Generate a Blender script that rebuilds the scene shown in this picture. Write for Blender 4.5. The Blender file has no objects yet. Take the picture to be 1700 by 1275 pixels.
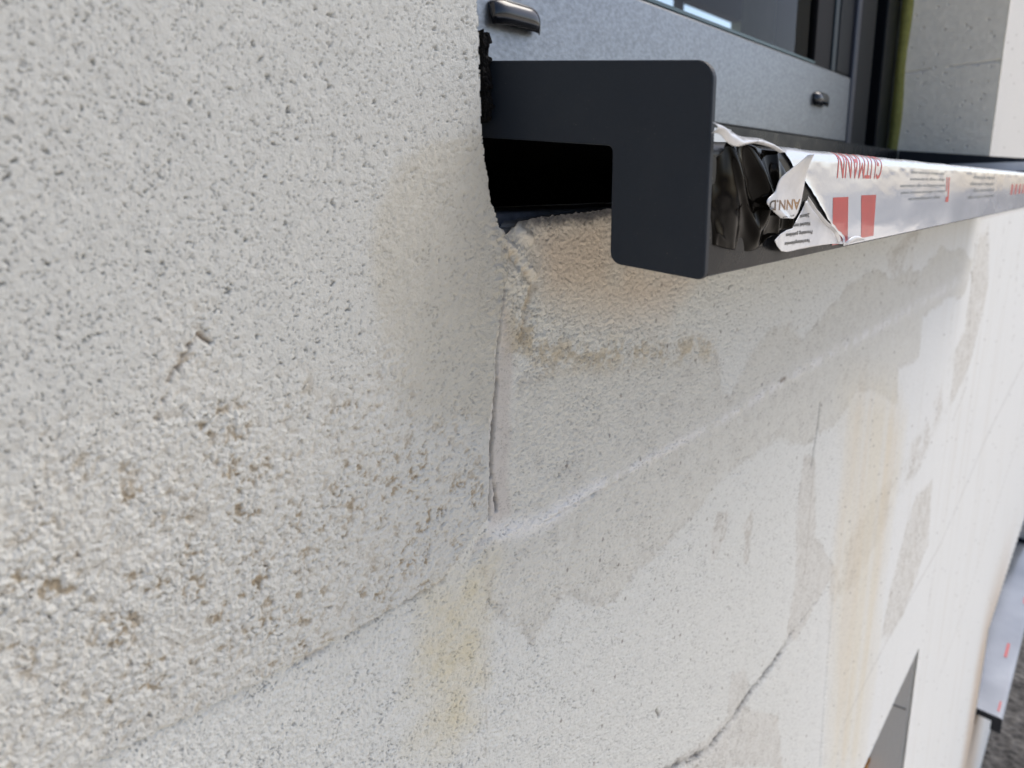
import bpy, bmesh, math, random
import numpy as np
from mathutils import Matrix, Vector
random.seed(4); rng = np.random.RandomState(7)
sc = bpy.context.scene
COL = sc.collection

# ------------------------------------------------------------------ camera
CX, CY, F = 850.0, 637.5, 1235.0
def _d(p):
    v = np.array([p[0]-CX, -(p[1]-CY), -F]); return v/np.linalg.norm(v)
_X = _d((1880, 305.)); _dn = _d((950, 5500.))
_Z = -(_dn - _X*_X.dot(_dn)); _Z /= np.linalg.norm(_Z)
_Y = np.cross(_Z, _X)
R = np.array([_X, _Y, _Z])
CAM = np.array([0, -0.177, 0])
cam_data = bpy.data.cameras.new('camera'); cam = bpy.data.objects.new('camera', cam_data); COL.objects.link(cam)
M = Matrix.Identity(4)
for i in range(3):
    for j in range(3): M[i][j] = R[i][j]
    M[i][3] = CAM[i]
cam.matrix_world = M
cam_data.sensor_width = 36; cam_data.lens = F/1700*36
cam_data.clip_start = 0.005; cam_data.clip_end = 3000
cam_data.dof.use_dof = True; cam_data.dof.focus_distance = 0.30; cam_data.dof.aperture_fstop = 16
sc.camera = cam

# ------------------------------------------------------------------ light
w = bpy.data.worlds.new('World'); sc.world = w; w.use_nodes = True
SUN_EL, SUN_AZ = 56, 112      # azimuth: clockwise from +Y; thinly veiled sky, brightest in front of the wall and to the right
nt = w.node_tree; nt.nodes.clear()
wo = nt.nodes.new('ShaderNodeOutputWorld'); bg = nt.nodes.new('ShaderNodeBackground'); sk = nt.nodes.new('ShaderNodeTexSky')
sk.sky_type = 'NISHITA'; sk.sun_disc = False; sk.sun_elevation = math.radians(SUN_EL); sk.sun_rotation = math.radians(SUN_AZ)
sk.air_density = 0.8; sk.dust_density = 2.5; sk.ozone_density = 1.0
bg.inputs['Strength'].default_value = 0.15
nt.links.new(sk.outputs[0], bg.inputs[0]); nt.links.new(bg.outputs[0], wo.inputs[0])
sd = bpy.data.lights.new('sun', 'SUN'); sd.energy = 1.9; sd.angle = math.radians(45); sd.color = (1, .94, .85)
sun = bpy.data.objects.new('sun', sd); COL.objects.link(sun)
el, az = math.radians(SUN_EL), math.radians(SUN_AZ)
sv = Vector((math.sin(az)*math.cos(el), math.cos(az)*math.cos(el), math.sin(el)))
sun.rotation_euler = sv.to_track_quat('Z', 'Y').to_euler(); sun.location = (0, -3, 3)
sc.view_settings.view_transform = 'Standard'; sc.view_settings.look = 'None'
sc.view_settings.exposure = .52; sc.view_settings.gamma = 1

# ------------------------------------------------------------------ helpers
def at(u, v, y=0.0):            # calibration: where the photo's point lies on the vertical plane y
    r = R @ _d((u, v)); t = (y-CAM[1])/r[1]; return CAM + r*t
def xz(u, v, y=0.0):
    p = at(u, v, y); return (p[0], p[2])
def tag(o, label=None, cat=None, group=None, kind=None):
    if label: o['label'] = label
    if cat: o['category'] = cat
    if group: o['group'] = group
    if kind: o['kind'] = kind
    return o
def empty(name, loc, label, cat, group=None):
    o = bpy.data.objects.new(name, None); COL.objects.link(o); o.location = loc; o.empty_display_size = .02
    return tag(o, label, cat, group)
def link(name, me, mat, parent=None, smooth=False):
    o = bpy.data.objects.new(name, me); COL.objects.link(o)
    if mat: me.materials.append(mat)
    if smooth:
        me.polygons.foreach_set('use_smooth', [True]*len(me.polygons))
    if parent:
        bpy.context.view_layer.update()
        o.parent = parent
        L = parent.location.copy(); p = parent.parent
        while p: L += p.location; p = p.parent
        o.matrix_parent_inverse = Matrix.Translation(-L)
    return o
def mesh(name, verts, faces, mat, parent=None, smooth=False):
    me = bpy.data.meshes.new(name); me.from_pydata([tuple(map(float, v)) for v in verts], [], faces); me.validate(); me.update()
    return link(name, me, mat, parent, smooth)
def bevel(o, wd, seg=2, ang=40):
    m = o.modifiers.new('bevel', 'BEVEL'); m.width = wd; m.segments = seg; m.limit_method = 'ANGLE'; m.angle_limit = math.radians(ang)
    return o
def solid(o, t, off=0):
    m = o.modifiers.new('solid', 'SOLIDIFY'); m.thickness = t; m.offset = off; return o
class MB:
    def __init__(s): s.v = []; s.f = []
    def box(s, x0, x1, y0, y1, z0, z1):
        b = len(s.v); s.v += [(x, y, z) for x in (x0, x1) for y in (y0, y1) for z in (z0, z1)]
        for q in ((0,1,3,2),(4,6,7,5),(0,4,5,1),(2,3,7,6),(0,2,6,4),(1,5,7,3)): s.f.append([b+i for i in q])
        return s
    def build(s, name, mat, parent=None, bev=0):
        o = mesh(name, s.v, s.f, mat, parent)
        if bev: bevel(o, bev)
        return o
def fillet(pts, rad, n=6):
    out = []; N = len(pts)
    for i in range(N):
        p = np.array(pts[i]); r = rad[i]
        if r <= 0: out.append(tuple(p)); continue
        a = np.array(pts[i-1])-p; b = np.array(pts[(i+1) % N])-p
        a /= np.linalg.norm(a); b /= np.linalg.norm(b)
        th = math.acos(np.clip(a.dot(b), -1, 1)); d = r/math.tan(th/2)
        c = p + (a+b)/np.linalg.norm(a+b)*r/math.sin(th/2)
        s0 = p+a*d-c; s1 = p+b*d-c
        for k in range(n+1):
            t = k/n; w_ = math.acos(np.clip(s0.dot(s1)/r/r, -1, 1))
            q = (math.sin((1-t)*w_)*s0+math.sin(t*w_)*s1)/math.sin(w_)
            out.append(tuple(c+q))
    return out
def prism_x(name, poly, x0, x1, mat, parent, bev=0):   # poly in (y,z)
    n = len(poly); v = [(x0, y, z) for y, z in poly]+[(x1, y, z) for y, z in poly]
    f = [list(range(n)), list(range(2*n-1, n-1, -1))]+[[i, i+n, (i+1) % n+n, (i+1) % n] for i in range(n)]
    me = bpy.data.meshes.new(name); me.from_pydata(v, [], f)
    bm = bmesh.new(); bm.from_mesh(me); bmesh.ops.recalc_face_normals(bm, faces=bm.faces); bm.to_mesh(me); bm.free()
    o = link(name, me, mat, parent)
    if bev: bevel(o, bev, 2, 30)
    return o

# ------------------------------------------------------------------ numpy noise
def _hash(ix, iy, seed):
    h = (ix.astype(np.int64)*374761393 + iy.astype(np.int64)*668265263 + seed*974634777) & 0xffffffff
    h = ((h ^ (h >> 13))*1274126177) & 0xffffffff
    h = h ^ (h >> 16)
    return (h & 0xffffff)/float(0xffffff)
def vnoise(x, y, seed=0):
    ix = np.floor(x); iy = np.floor(y); fx = x-ix; fy = y-iy
    fx = fx*fx*fx*(fx*(fx*6-15)+10); fy = fy*fy*fy*(fy*(fy*6-15)+10)
    a = _hash(ix, iy, seed); b = _hash(ix+1, iy, seed); c = _hash(ix, iy+1, seed); d = _hash(ix+1, iy+1, seed)
    return ((a*(1-fx)+b*fx)*(1-fy)+(c*(1-fx)+d*fx)*fy)*2-1
def fbm(x, y, seed=0, octv=4, gain=.5):
    s = 0; a = 1; t = 0
    for k in range(octv):
        s = s+a*vnoise(x, y, seed+k*17); t += a; a *= gain; x = x*2.03+13.1; y = y*2.03-7.7
    return s/t
def worley(x, y, seed=0):        # distance to nearest point, and the hash of its cell
    ix = np.floor(x); iy = np.floor(y); best = np.full(x.shape, 9.0); idv = np.zeros(x.shape)
    for dx in (-1, 0, 1):
        for dy in (-1, 0, 1):
            cx_ = ix+dx; cy_ = iy+dy
            px = cx_+_hash(cx_, cy_, seed); py = cy_+_hash(cx_, cy_, seed+5)
            d = np.hypot(px-x, py-y); m = d < best
            best = np.where(m, d, best); idv = np.where(m, _hash(cx_, cy_, seed+9), idv)
    return best, idv
def sstep(a, b, x):
    t = np.clip((x-a)/(b-a), 0, 1); return t*t*(3-2*t)
def seg_dist(X, Z, pts):
    best = np.full(X.shape, 1e9)
    for (x0, z0), (x1, z1) in zip(pts[:-1], pts[1:]):
        dx, dz = x1-x0, z1-z0; L = dx*dx+dz*dz+1e-12
        t = np.clip(((X-x0)*dx+(Z-z0)*dz)/L, 0, 1)
        best = np.minimum(best, np.hypot(X-x0-t*dx, Z-z0-t*dz))
    return best
def inside(X, Z, pts):
    c = np.zeros(X.shape, bool); n = len(pts)
    for i in range(n):
        x0, z0 = pts[i-1]; x1, z1 = pts[i]
        m = ((z0 > Z) != (z1 > Z))
        xi = (x1-x0)*(Z-z0)/((z1-z0) if z1 != z0 else 1e-9)+x0
        c ^= m & (X < xi)
    return c
def poly_mask(X, Z, px, soft, warp=None, y=0.0):    # px: outline of the patch; soft edge in metres
    pts = [xz(p[0], p[1], y) for p in px]
    if warp is not None: X = X+warp[0]; Z = Z+warp[1]
    d = seg_dist(X, Z, pts+[pts[0]]); i = inside(X, Z, pts)
    sdv = np.where(i, d, -d); return np.clip(sdv/soft*.5+.5, 0, 1)

# ------------------------------------------------------------------ materials
def newmat(name):
    m = bpy.data.materials.new(name); m.use_nodes = True; n = m.node_tree; return m, n, n.nodes['Principled BSDF']
def simple(name, col, rough=.5, metal=0, spec=.5, noise=0, nscale=200, bump=0, bscale=800, coat=0, rvar=0, stretch=(1,1,1)):
    m, n, b = newmat(name)
    b.inputs['Base Color'].default_value = (*col, 1); b.inputs['Roughness'].default_value = rough; b.inputs['Metallic'].default_value = metal
    b.inputs['Specular IOR Level'].default_value = spec; b.inputs['Coat Weight'].default_value = coat
    tc = n.nodes.new('ShaderNodeTexCoord'); mp = n.nodes.new('ShaderNodeMapping'); mp.inputs['Scale'].default_value = stretch
    n.links.new(tc.outputs['Object'], mp.inputs[0])
    if noise or rvar:
        t = n.nodes.new('ShaderNodeTexNoise'); t.inputs['Scale'].default_value = nscale; t.inputs['Detail'].default_value = 5
        n.links.new(mp.outputs[0], t.inputs[0])
        if noise:
            r = n.nodes.new('ShaderNodeMapRange'); r.inputs['To Min'].default_value = 1-noise; r.inputs['To Max'].default_value = 1+noise
            r.inputs['From Min'].default_value = .3; r.inputs['From Max'].default_value = .7
            mx = n.nodes.new('ShaderNodeMix'); mx.data_type = 'RGBA'; mx.blend_type = 'MULTIPLY'; mx.inputs[0].default_value = 1
            mx.inputs[6].default_value = (*col, 1)
            n.links.new(t.outputs[0], r.inputs[0]); n.links.new(r.outputs[0], mx.inputs[7]); n.links.new(mx.outputs[2], b.inputs['Base Color'])
        if rvar:
            r = n.nodes.new('ShaderNodeMapRange'); r.inputs['To Min'].default_value = max(.02, rough-rvar); r.inputs['To Max'].default_value = rough+rvar
            r.inputs['From Min'].default_value = .3; r.inputs['From Max'].default_value = .7
            n.links.new(t.outputs[0], r.inputs[0]); n.links.new(r.outputs[0], b.inputs['Roughness'])
    if bump:
        t2 = n.nodes.new('ShaderNodeTexNoise'); t2.inputs['Scale'].default_value = bscale; t2.inputs['Detail'].default_value = 4
        n.links.new(mp.outputs[0], t2.inputs[0])
        bp = n.nodes.new('ShaderNodeBump'); bp.inputs['Distance'].default_value = bump; bp.inputs['Strength'].default_value = 1
        n.links.new(t2.outputs[0], bp.inputs['Height']); n.links.new(bp.outputs[0], b.inputs['Normal'])
    return m
def wall_mat(name, attr):
    m, n, b = newmat(name); b.inputs['Roughness'].default_value = .93; b.inputs['Specular IOR Level'].default_value = .25
    tc = n.nodes.new('ShaderNodeTexCoord')
    t = n.nodes.new('ShaderNodeTexNoise'); t.inputs['Scale'].default_value = 260; t.inputs['Detail'].default_value = 8; t.inputs['Roughness'].default_value = .7
    n.links.new(tc.outputs['Object'], t.inputs[0])
    r = n.nodes.new('ShaderNodeMapRange'); r.inputs['From Min'].default_value = .3; r.inputs['From Max'].default_value = .7; r.inputs['To Min'].default_value = .93; r.inputs['To Max'].default_value = 1.05
    mx = n.nodes.new('ShaderNodeMix'); mx.data_type = 'RGBA'; mx.blend_type = 'MULTIPLY'; mx.inputs[0].default_value = 1
    if attr:
        a = n.nodes.new('ShaderNodeAttribute'); a.attribute_name = 'stain_and_light'; n.links.new(a.outputs['Color'], mx.inputs[6])
    else: mx.inputs[6].default_value = (.62, .61, .585, 1)
    n.links.new(t.outputs[0], r.inputs[0]); n.links.new(r.outputs[0], mx.inputs[7]); n.links.new(mx.outputs[2], b.inputs['Base Color'])
    t2 = n.nodes.new('ShaderNodeTexNoise'); t2.inputs['Scale'].default_value = 1700; t2.inputs['Detail'].default_value = 4
    n.links.new(tc.outputs['Object'], t2.inputs[0])
    bp = n.nodes.new('ShaderNodeBump'); bp.inputs['Distance'].default_value = .00042; bp.inputs['Strength'].default_value = .9
    n.links.new(t2.outputs[0], bp.inputs['Height']); n.links.new(bp.outputs[0], b.inputs['Normal'])
    return m
M_WALL = wall_mat('aerated_concrete', True); M_CORE = wall_mat('aerated_concrete_plain', False)
M_ALU = simple('anthracite_powder_coat', (.010, .0145, .022), .5, 0, .3, .06, 900, .00002, 2500)
def dusty(m, scale, thr, col):
    n = m.node_tree; b = n.nodes['Principled BSDF']; src = b.inputs['Base Color'].links[0].from_socket
    tc = n.nodes.new('ShaderNodeTexCoord'); v = n.nodes.new('ShaderNodeTexVoronoi'); v.inputs['Scale'].default_value = scale; n.links.new(tc.outputs['Object'], v.inputs[0])
    ns = n.nodes.new('ShaderNodeTexNoise'); ns.inputs['Scale'].default_value = 45; ns.inputs['Detail'].default_value = 6; n.links.new(tc.outputs['Object'], ns.inputs[0])
    r1 = n.nodes.new('ShaderNodeMapRange'); r1.inputs['From Min'].default_value = thr; r1.inputs['From Max'].default_value = thr*.5; n.links.new(v.outputs['Distance'], r1.inputs[0])
    r2 = n.nodes.new('ShaderNodeMapRange'); r2.inputs['From Min'].default_value = .52; r2.inputs['From Max'].default_value = .75; n.links.new(ns.outputs[0], r2.inputs[0])
    mu = n.nodes.new('ShaderNodeMath'); mu.operation = 'MULTIPLY'; n.links.new(r1.outputs[0], mu.inputs[0]); n.links.new(r2.outputs[0], mu.inputs[1])
    ad = n.nodes.new('ShaderNodeMath'); ad.operation = 'MULTIPLY_ADD'; n.links.new(r2.outputs[0], ad.inputs[0]); ad.inputs[1].default_value = .05; n.links.new(mu.outputs[0], ad.inputs[2])
    mx = n.nodes.new('ShaderNodeMix'); mx.data_type = 'RGBA'; n.links.new(ad.outputs[0], mx.inputs[0]); n.links.new(src, mx.inputs[6]); mx.inputs[7].default_value = (*col, 1)
    n.links.new(mx.outputs[2], b.inputs['Base Color'])
dusty(M_ALU, 520, .13, (.06, .06, .058))
M_ALUG = simple('anthracite_gloss', (.009, .010, .012), .30, 0, .12, .2, 60, .00003, 900, rvar=.08)
dusty(M_ALUG, 600, .25, (.2, .19, .17))
M_RAIL = simple('grained_window_foil', (.235, .255, .275), .30, .7, .6, .22, 420, .00022, 1300, stretch=(.55, 1, 1))
M_FRAME = simple('dark_window_frame', (.004, .005, .007), .4, 0, .15, .1, 300, .00004, 900)
M_GASKET = simple('black_gasket', (.002, .002, .003), .6, 0, .2)
M_TEAL = simple('glass_edge_seal', (.02, .06, .065), .3)
M_DARK = simple('sealing_tape_foam', (.004, .004, .0045), .95, 0, .2, noise=.3, nscale=600, bump=.0012, bscale=900)
M_MEMB = simple('sealing_membrane', (.15, .165, .20), .7, noise=.25, nscale=200, bump=.0003, bscale=700)
M_PUFOAM = simple('yellow_green_joint_foam', (.26, .26, .07), .8, noise=.15, nscale=120, bump=.001, bscale=300)
M_FILM = simple('silver_protective_film', (.60, .63, .68), .17, .2, .5, .04, 40, .00006, 260, coat=.4, rvar=.07, stretch=(.4, 1, 1))
M_FLAP = simple('curled_film_face', (.58, .59, .61), .25, .1, .5, .06, 200, .0001, 400, coat=.3)
M_FBACK = simple('black_film_back', (.002, .0016, .0012), .10, 0, .04, .2, 60, 0, 300, coat=0, rvar=.05)
M_RED = simple('red_print', (.42, .018, .02), .28, 0, .5, .08, 150, coat=.3)
M_REDL = simple('fine_red_print', (.45, .03, .03), .35)
M_INK = simple('black_print', (.02, .02, .022), .4)
M_INKG = simple('grey_small_print', (.13, .15, .16), .4)
M_ROOM = simple('olive_room_wall', (.44, .42, .25), .9, noise=.12, nscale=3)
M_ROOMD = simple('dark_room_wall', (.02, .024, .028), .9)
M_BROWN = simple('brown_room_lining', (.13, .11, .09), .9)
M_ORANGE = simple('orange_plastic', (.50, .22, .04), .5)

def grad_ink():
    m, n, b = newmat('brown_fading_print'); b.inputs['Roughness'].default_value = .35
    tc = n.nodes.new('ShaderNodeTexCoord'); sp = n.nodes.new('ShaderNodeSeparateXYZ'); n.links.new(tc.outputs['Object'], sp.inputs[0])
    r = n.nodes.new('ShaderNodeMapRange'); a = at(1275, 340, -.085)[0]; c = at(1330, 340, -.085)[0]
    r.inputs['From Min'].default_value = a; r.inputs['From Max'].default_value = c
    cr = n.nodes.new('ShaderNodeValToRGB'); cr.color_ramp.elements[0].color = (.02, .018, .016, 1); cr.color_ramp.elements[1].color = (.02, .018, .016, 1)
    e = cr.color_ramp.elements.new(.35); e.color = (.16, .07, .02, 1)
    e = cr.color_ramp.elements.new(.7); e.color = (.30, .15, .04, 1)
    n.links.new(sp.outputs[0], r.inputs[0]); n.links.new(r.outputs[0], cr.inputs[0]); n.links.new(cr.outputs[0], b.inputs['Base Color'])
    return m
M_BINK = grad_ink()
def glass_mat():
    m, n, b = newmat('window_glass'); out = n.nodes['Material Output']; n.nodes.remove(b)
    tr = n.nodes.new('ShaderNodeBsdfTransparent'); tr.inputs[0].default_value = (.85, .92, .90, 1)
    gl = n.nodes.new('ShaderNodeBsdfGlossy'); gl.inputs['Roughness'].default_value = .02; gl.inputs[0].default_value = (.9, .9, .9, 1)
    fr = n.nodes.new('ShaderNodeFresnel'); fr.inputs[0].default_value = 1.17
    mx = n.nodes.new('ShaderNodeMixShader'); n.links.new(fr.outputs[0], mx.inputs[0]); n.links.new(tr.outputs[0], mx.inputs[1]); n.links.new(gl.outputs[0], mx.inputs[2])
    n.links.new(mx.outputs[0], out.inputs[0]); return m
M_GLASS = glass_mat()
def ground_mat():
    m, n, b = newmat('dark_gravel'); b.inputs['Roughness'].default_value = .95
    tc = n.nodes.new('ShaderNodeTexCoord')
    v = n.nodes.new('ShaderNodeTexVoronoi'); v.inputs['Scale'].default_value = 28; n.links.new(tc.outputs['Object'], v.inputs[0])
    t = n.nodes.new('ShaderNodeTexNoise'); t.inputs['Scale'].default_value = 9; t.inputs['Detail'].default_value = 10; t.inputs['Roughness'].default_value = .75; n.links.new(tc.outputs['Object'], t.inputs[0])
    cr = n.nodes.new('ShaderNodeValToRGB'); cr.color_ramp.elements[0].position = .38; cr.color_ramp.elements[0].color = (.025, .023, .022, 1)
    cr.color_ramp.elements[1].position = .68; cr.color_ramp.elements[1].color = (.22, .21, .20, 1)
    n.links.new(t.outputs[0], cr.inputs[0])
    mx = n.nodes.new('ShaderNodeMix'); mx.data_type = 'RGBA'; mx.blend_type = 'MULTIPLY'; mx.inputs[0].default_value = .6
    n.links.new(cr.outputs[0], mx.inputs[6]); n.links.new(v.outputs['Distance'], mx.inputs[7]); n.links.new(mx.outputs[2], b.inputs['Base Color'])
    bp = n.nodes.new('ShaderNodeBump'); bp.inputs['Distance'].default_value = .02; n.links.new(v.outputs['Distance'], bp.inputs['Height']); n.links.new(bp.outputs[0], b.inputs['Normal'])
    return m

# ------------------------------------------------------------------ ground
g = mesh('ground', [(-900, -1500, -2.7), (900, -1500, -2.7), (900, 900, -2.7), (-900, 900, -2.7)], [[0, 1, 2, 3]], ground_mat()); tag(g, 'dark gravelly soil at the foot of the wall', None, None, 'structure')
g = mesh('bounce_ground', [(-60, -60, -2.694), (60, -60, -2.694), (60, -1.4, -2.694), (2.3, -1.2, -2.694), (2.0, 0, -2.694), (-60, 0, -2.694)], [[0, 1, 2, 3, 4, 5]], simple('pale_sand', (.68, .61, .50), .95, noise=.2, nscale=3)); tag(g, 'pale sandy ground added out of view to bounce light onto the wall', None, None, 'structure')  # unseen pale ground, widened and lightened to bounce light upwards

# ------------------------------------------------------------------ the block wall: one dense weathered face + core boxes round the openings
HW = empty('block_wall', (0, 0, -2.7), 'pale grey aerated concrete block wall with pores, damp stains and window openings, running away to the right', 'wall')
OW1 = (.207, 1.381, -.006, 1.30); OW2 = (.33, 1.327, -1.5, -.775); OW3 = (2.87, 4.62, -1.92, -1.52)
NU, NV = 1240, 1060
us = np.linspace(-170, 1778, NU)
Xc = np.array([xz(u, 637)[0] for u in us])
Xc = Xc.copy()
for xe in (.207, 1.381, 1.327, 2.87, 4.62):
    k = np.argmin(abs(Xc-xe)); Xc[k] = xe
t = np.linspace(0, 1, NV)
zlo = -(0.155+0.80*Xc); zhi = .085+.24*Xc
X = np.repeat(Xc[:, None], NV, 1); Z = zlo[:, None]+(zhi-zlo)[:, None]*t[None, :]
dz = (zhi-zlo)/NV
for ze in (-.775, -1.5, -1.52, -1.92):
    k = np.argmin(abs(Z-ze), axis=1); ok = abs(Z[np.arange(NU), k]-ze) < dz
    Z[np.arange(NU)[ok], k[ok]] = ze
mm = 1000.0
x_, z_ = X*mm, Z*mm
sc_ = np.hypot(X, .177)/F                     # metres per photo pixel at that place of the wall
n1 = fbm(x_/9, z_/9, 3, 4); n2 = fbm(x_/9+40, z_/9-20, 4, 4)
f1 = fbm(x_/2.2, z_/2.2, 11, 3); f2 = fbm(x_/2.2+9, z_/2.2, 12, 3)
LX = np.log(X+.13+.02); LZ = Z/(X+.17)
n3 = fbm(LX*9, LZ*9, 13, 5, .55); n4 = fbm(LX*9+31, LZ*9-12, 14, 5, .55)      # noise whose grain widens along the wall
m3 = fbm(LX*30, LZ*30, 15, 4, .6); m4 = fbm(LX*30+5, LZ*30, 16, 4, .6)
wl = lambda a, b: ((n3*a*2.2+m3*b*1.8+f1*b*.6)*sc_, (n4*a*2.2+m4*b*1.8+f2*b*.6)*sc_)     # ragged outlines

# --- zones
left = poly_mask(X, Z, [(-400, -400), (800, -400), (800, 200), (806, 262), (814, 330), (832, 385), (838, 450), (826, 500), (822, 560), (820, 640), (812, 700), (809, 860), (735, 962), (560, 1063), (380, 1168), (200, 1262), (-400, 1640)], .0005, ((n1*2+f1*2.5)*sc_, (n2*5+f2*6)*sc_), -.0045)
coarse = poly_mask(X, Z, [(-400, 820), (60, 770), (190, 720), (262, 700), (300, 560), (330, 545), (390, 640), (520, 620), (610, 520), (640, 560), (640, 700), (800, 770), (806, 860), (735, 962), (560, 1063), (380, 1168), (200, 1262), (-400, 1640)], .012, wl(34, 14))
smooth_p = poly_mask(X, Z, [(642, 270), (700, 246), (790, 222), (812, 300), (870, 380), (890, 460), (838, 520), (826, 640), (812, 720), (640, 690), (625, 600), (600, 470), (600, 400)], .0022, wl(7, 4))
fade_far = sstep(.26, .62, X)
under = poly_mask(X, Z, [(838, 470), (860, 470), (885, 530), (1000, 520), (1190, 560), (1180, 600), (1050, 600), (900, 625), (840, 600)], .003, wl(12, 6))
damp = np.maximum(poly_mask(X, Z, [(860, 640), (1000, 590), (1170, 560), (1188, 590), (1196, 645), (1210, 660), (1240, 600), (1275, 552), (1310, 545), (1330, 560), (1345, 545), (1400, 475), (1455, 458), (1475, 470), (1530, 440), (1560, 415), (1600, 415), (1615, 440), (1600, 495), (1550, 500), (1530, 520), (1525, 590), (1490, 600), (1490, 660), (1420, 645), (1390, 700), (1345, 735), (1290, 730), (1240, 760), (1190, 800), (1130, 880), (1060, 950), (1000, 1012), (960, 1000), (930, 990), (905, 1030), (880, 1070), (820, 1010), (800, 940), (815, 880)], .003, wl(8, 4)), 0)
damp2 = np.maximum(poly_mask(X, Z, [(1470, 420), (1500, 400), (1515, 370), (1530, 368), (1520, 470), (1480, 480)], .004, wl(6, 2)), poly_mask(X, Z, [(1535, 700), (1560, 640), (1600, 560), (1612, 470), (1625, 400), (1640, 380), (1640, 480), (1610, 610), (1570, 690), (1500, 810), (1420, 960), (1385, 990), (1370, 960), (1440, 850), (1500, 760)], .008, wl(7, 3)))
damp3 = np.maximum(poly_mask(X, Z, [(1210, 1130), (1235, 1110), (1240, 1140), (1225, 1180), (1290, 1190), (1300, 1275), (1110, 1275), (1160, 1235), (1205, 1190)], .002, wl(6, 3)),
         poly_mask(X, Z, [(1335, 760), (1350, 770), (1350, 900), (1385, 940), (1370, 970), (1320, 1060), (1305, 1060), (1320, 960), (1322, 850)], .003, wl(5, 2)))
damp3 = np.maximum(damp3, .8*poly_mask(X, Z, [(1520, 820), (1545, 800), (1540, 900), (1510, 990), (1480, 1050), (1462, 1060), (1480, 960)], .008, wl(9, 4)))
damp3 = np.maximum(damp3, .7*poly_mask(X, Z, [(1182, 890), (1192, 850), (1212, 846), (1205, 880), (1190, 920), (1180, 925)], .001, wl(5, 3)))
damp3 = np.maximum(damp3, .7*poly_mask(X, Z, [(1232, 870), (1250, 845), (1246, 880), (1240, 930), (1232, 935), (1236, 900)], .001, wl(5, 3)))
y1 = poly_mask(X, Z, [(1400, 640), (1480, 640), (1500, 690), (1490, 780), (1470, 900), (1455, 1000), (1450, 1120), (1430, 1275), (1375, 1290), (1385, 1100), (1385, 960), (1400, 800)], .030, wl(10, 3))
y2 = poly_mask(X, Z, [(715, 965), (760, 960), (790, 930), (826, 925), (806, 1000), (803, 1130), (770, 1150), (780, 1200), (740, 1240), (690, 1230), (720, 1160), (690, 1130)], .009, wl(12, 6))
warm_bounce = poly_mask(X, Z, [(1015, 460), (1040, 420), (1160, 465), (1120, 520), (1020, 530), (900, 500), (880, 400), (900, 352), (1012, 345)], .012, wl(20, 4))
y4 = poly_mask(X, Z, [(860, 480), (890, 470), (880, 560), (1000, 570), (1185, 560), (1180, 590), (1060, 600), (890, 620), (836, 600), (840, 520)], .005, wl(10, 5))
tan = sstep(2.45, 2.75, X+.05*n1)*sstep(3.6, 2.9, X)*sstep(-1.15, -1.6, Z)

# --- relief (metres, outward = -y)
streak = np.abs(fbm(x_/1.9, z_/1.9, 21, 3))
g1 = fbm(x_/1.15, z_/1.15, 31, 3, .6)
wx = x_+.8*fbm(x_/3, z_/3, 71, 2)+.75*fbm(x_/1.1, z_/1.1, 73, 2); wz = z_+.8*fbm(x_/3+5, z_/3, 72, 2)+.75*fbm(x_/1.1+8, z_/1.1, 74, 2)
p1, id1 = worley((wx*.9+wz*.35)/1.15, (wz-wx*.25)/.9, 41)
pore1 = np.where(id1 > .52, sstep(.17+.14*id1, .06, p1), 0)
p2, id2 = worley(wx/4.2, wz/3.0, 51); pore2 = np.where(id2 > .78, sstep(.15, .06, p2), 0)
p3, id3 = worley((wx+6)/1.15, wz/1.05, 61); pore3 = np.where(id3 > .6, sstep(.36, .14, p3), 0)*(.5+.5*sstep(-.35, .45, n1+.3*n2))
c1 = fbm(x_/2.5, z_/2.5, 81, 4, .6); c2, _ = worley(wx/1.7+7, wz/1.6, 91)
fine_zone = np.clip(1-left*(1-.45*smooth_p), 0, 1)
H = np.zeros_like(X)
H += left*.0045*(.2+.8*sstep(.05, .17, X))
H += left*(1-coarse)*(1-smooth_p)*(.00017*g1 - .00060*pore1 - .0010*pore2 + .00010*c1)
H += left*smooth_p*(.00024*g1 - .0005*pore3 + .0002*c1 + .0002*(.5-p3))
H += left*coarse*(.00082*c1 + .00060*(.5-c2)*2 - .0007*pore1 + .00040*g1 - .0009*pore2)*(.62+.35*n1)
near_f = 1-sstep(.5, 1.3, X)
H += (1-left)*(.00042*g1*(.35+.65*near_f)*(1-.55*sstep(.33, .6, X)) + .00045*(.5-p3)*near_f*(1-.7*sstep(.3, .5, X)) - .00085*pore3*near_f*(1-.5*sstep(.3, .6, X)) + .00035*fbm(x_/40, z_/40, 5, 3))
H += under*(1-left)*(.0006*c1-.0005*pore1)
strip = poly_mask(X, Z, [(826, 500), (836, 520), (848, 580), (846, 700), (842, 800), (850, 850), (812, 880), (812, 700), (820, 620)], .002, wl(4, 2))*(1-left)
H -= strip*(.00030*g1+.0003*(.5-p3)-.0006*pore3)
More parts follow.
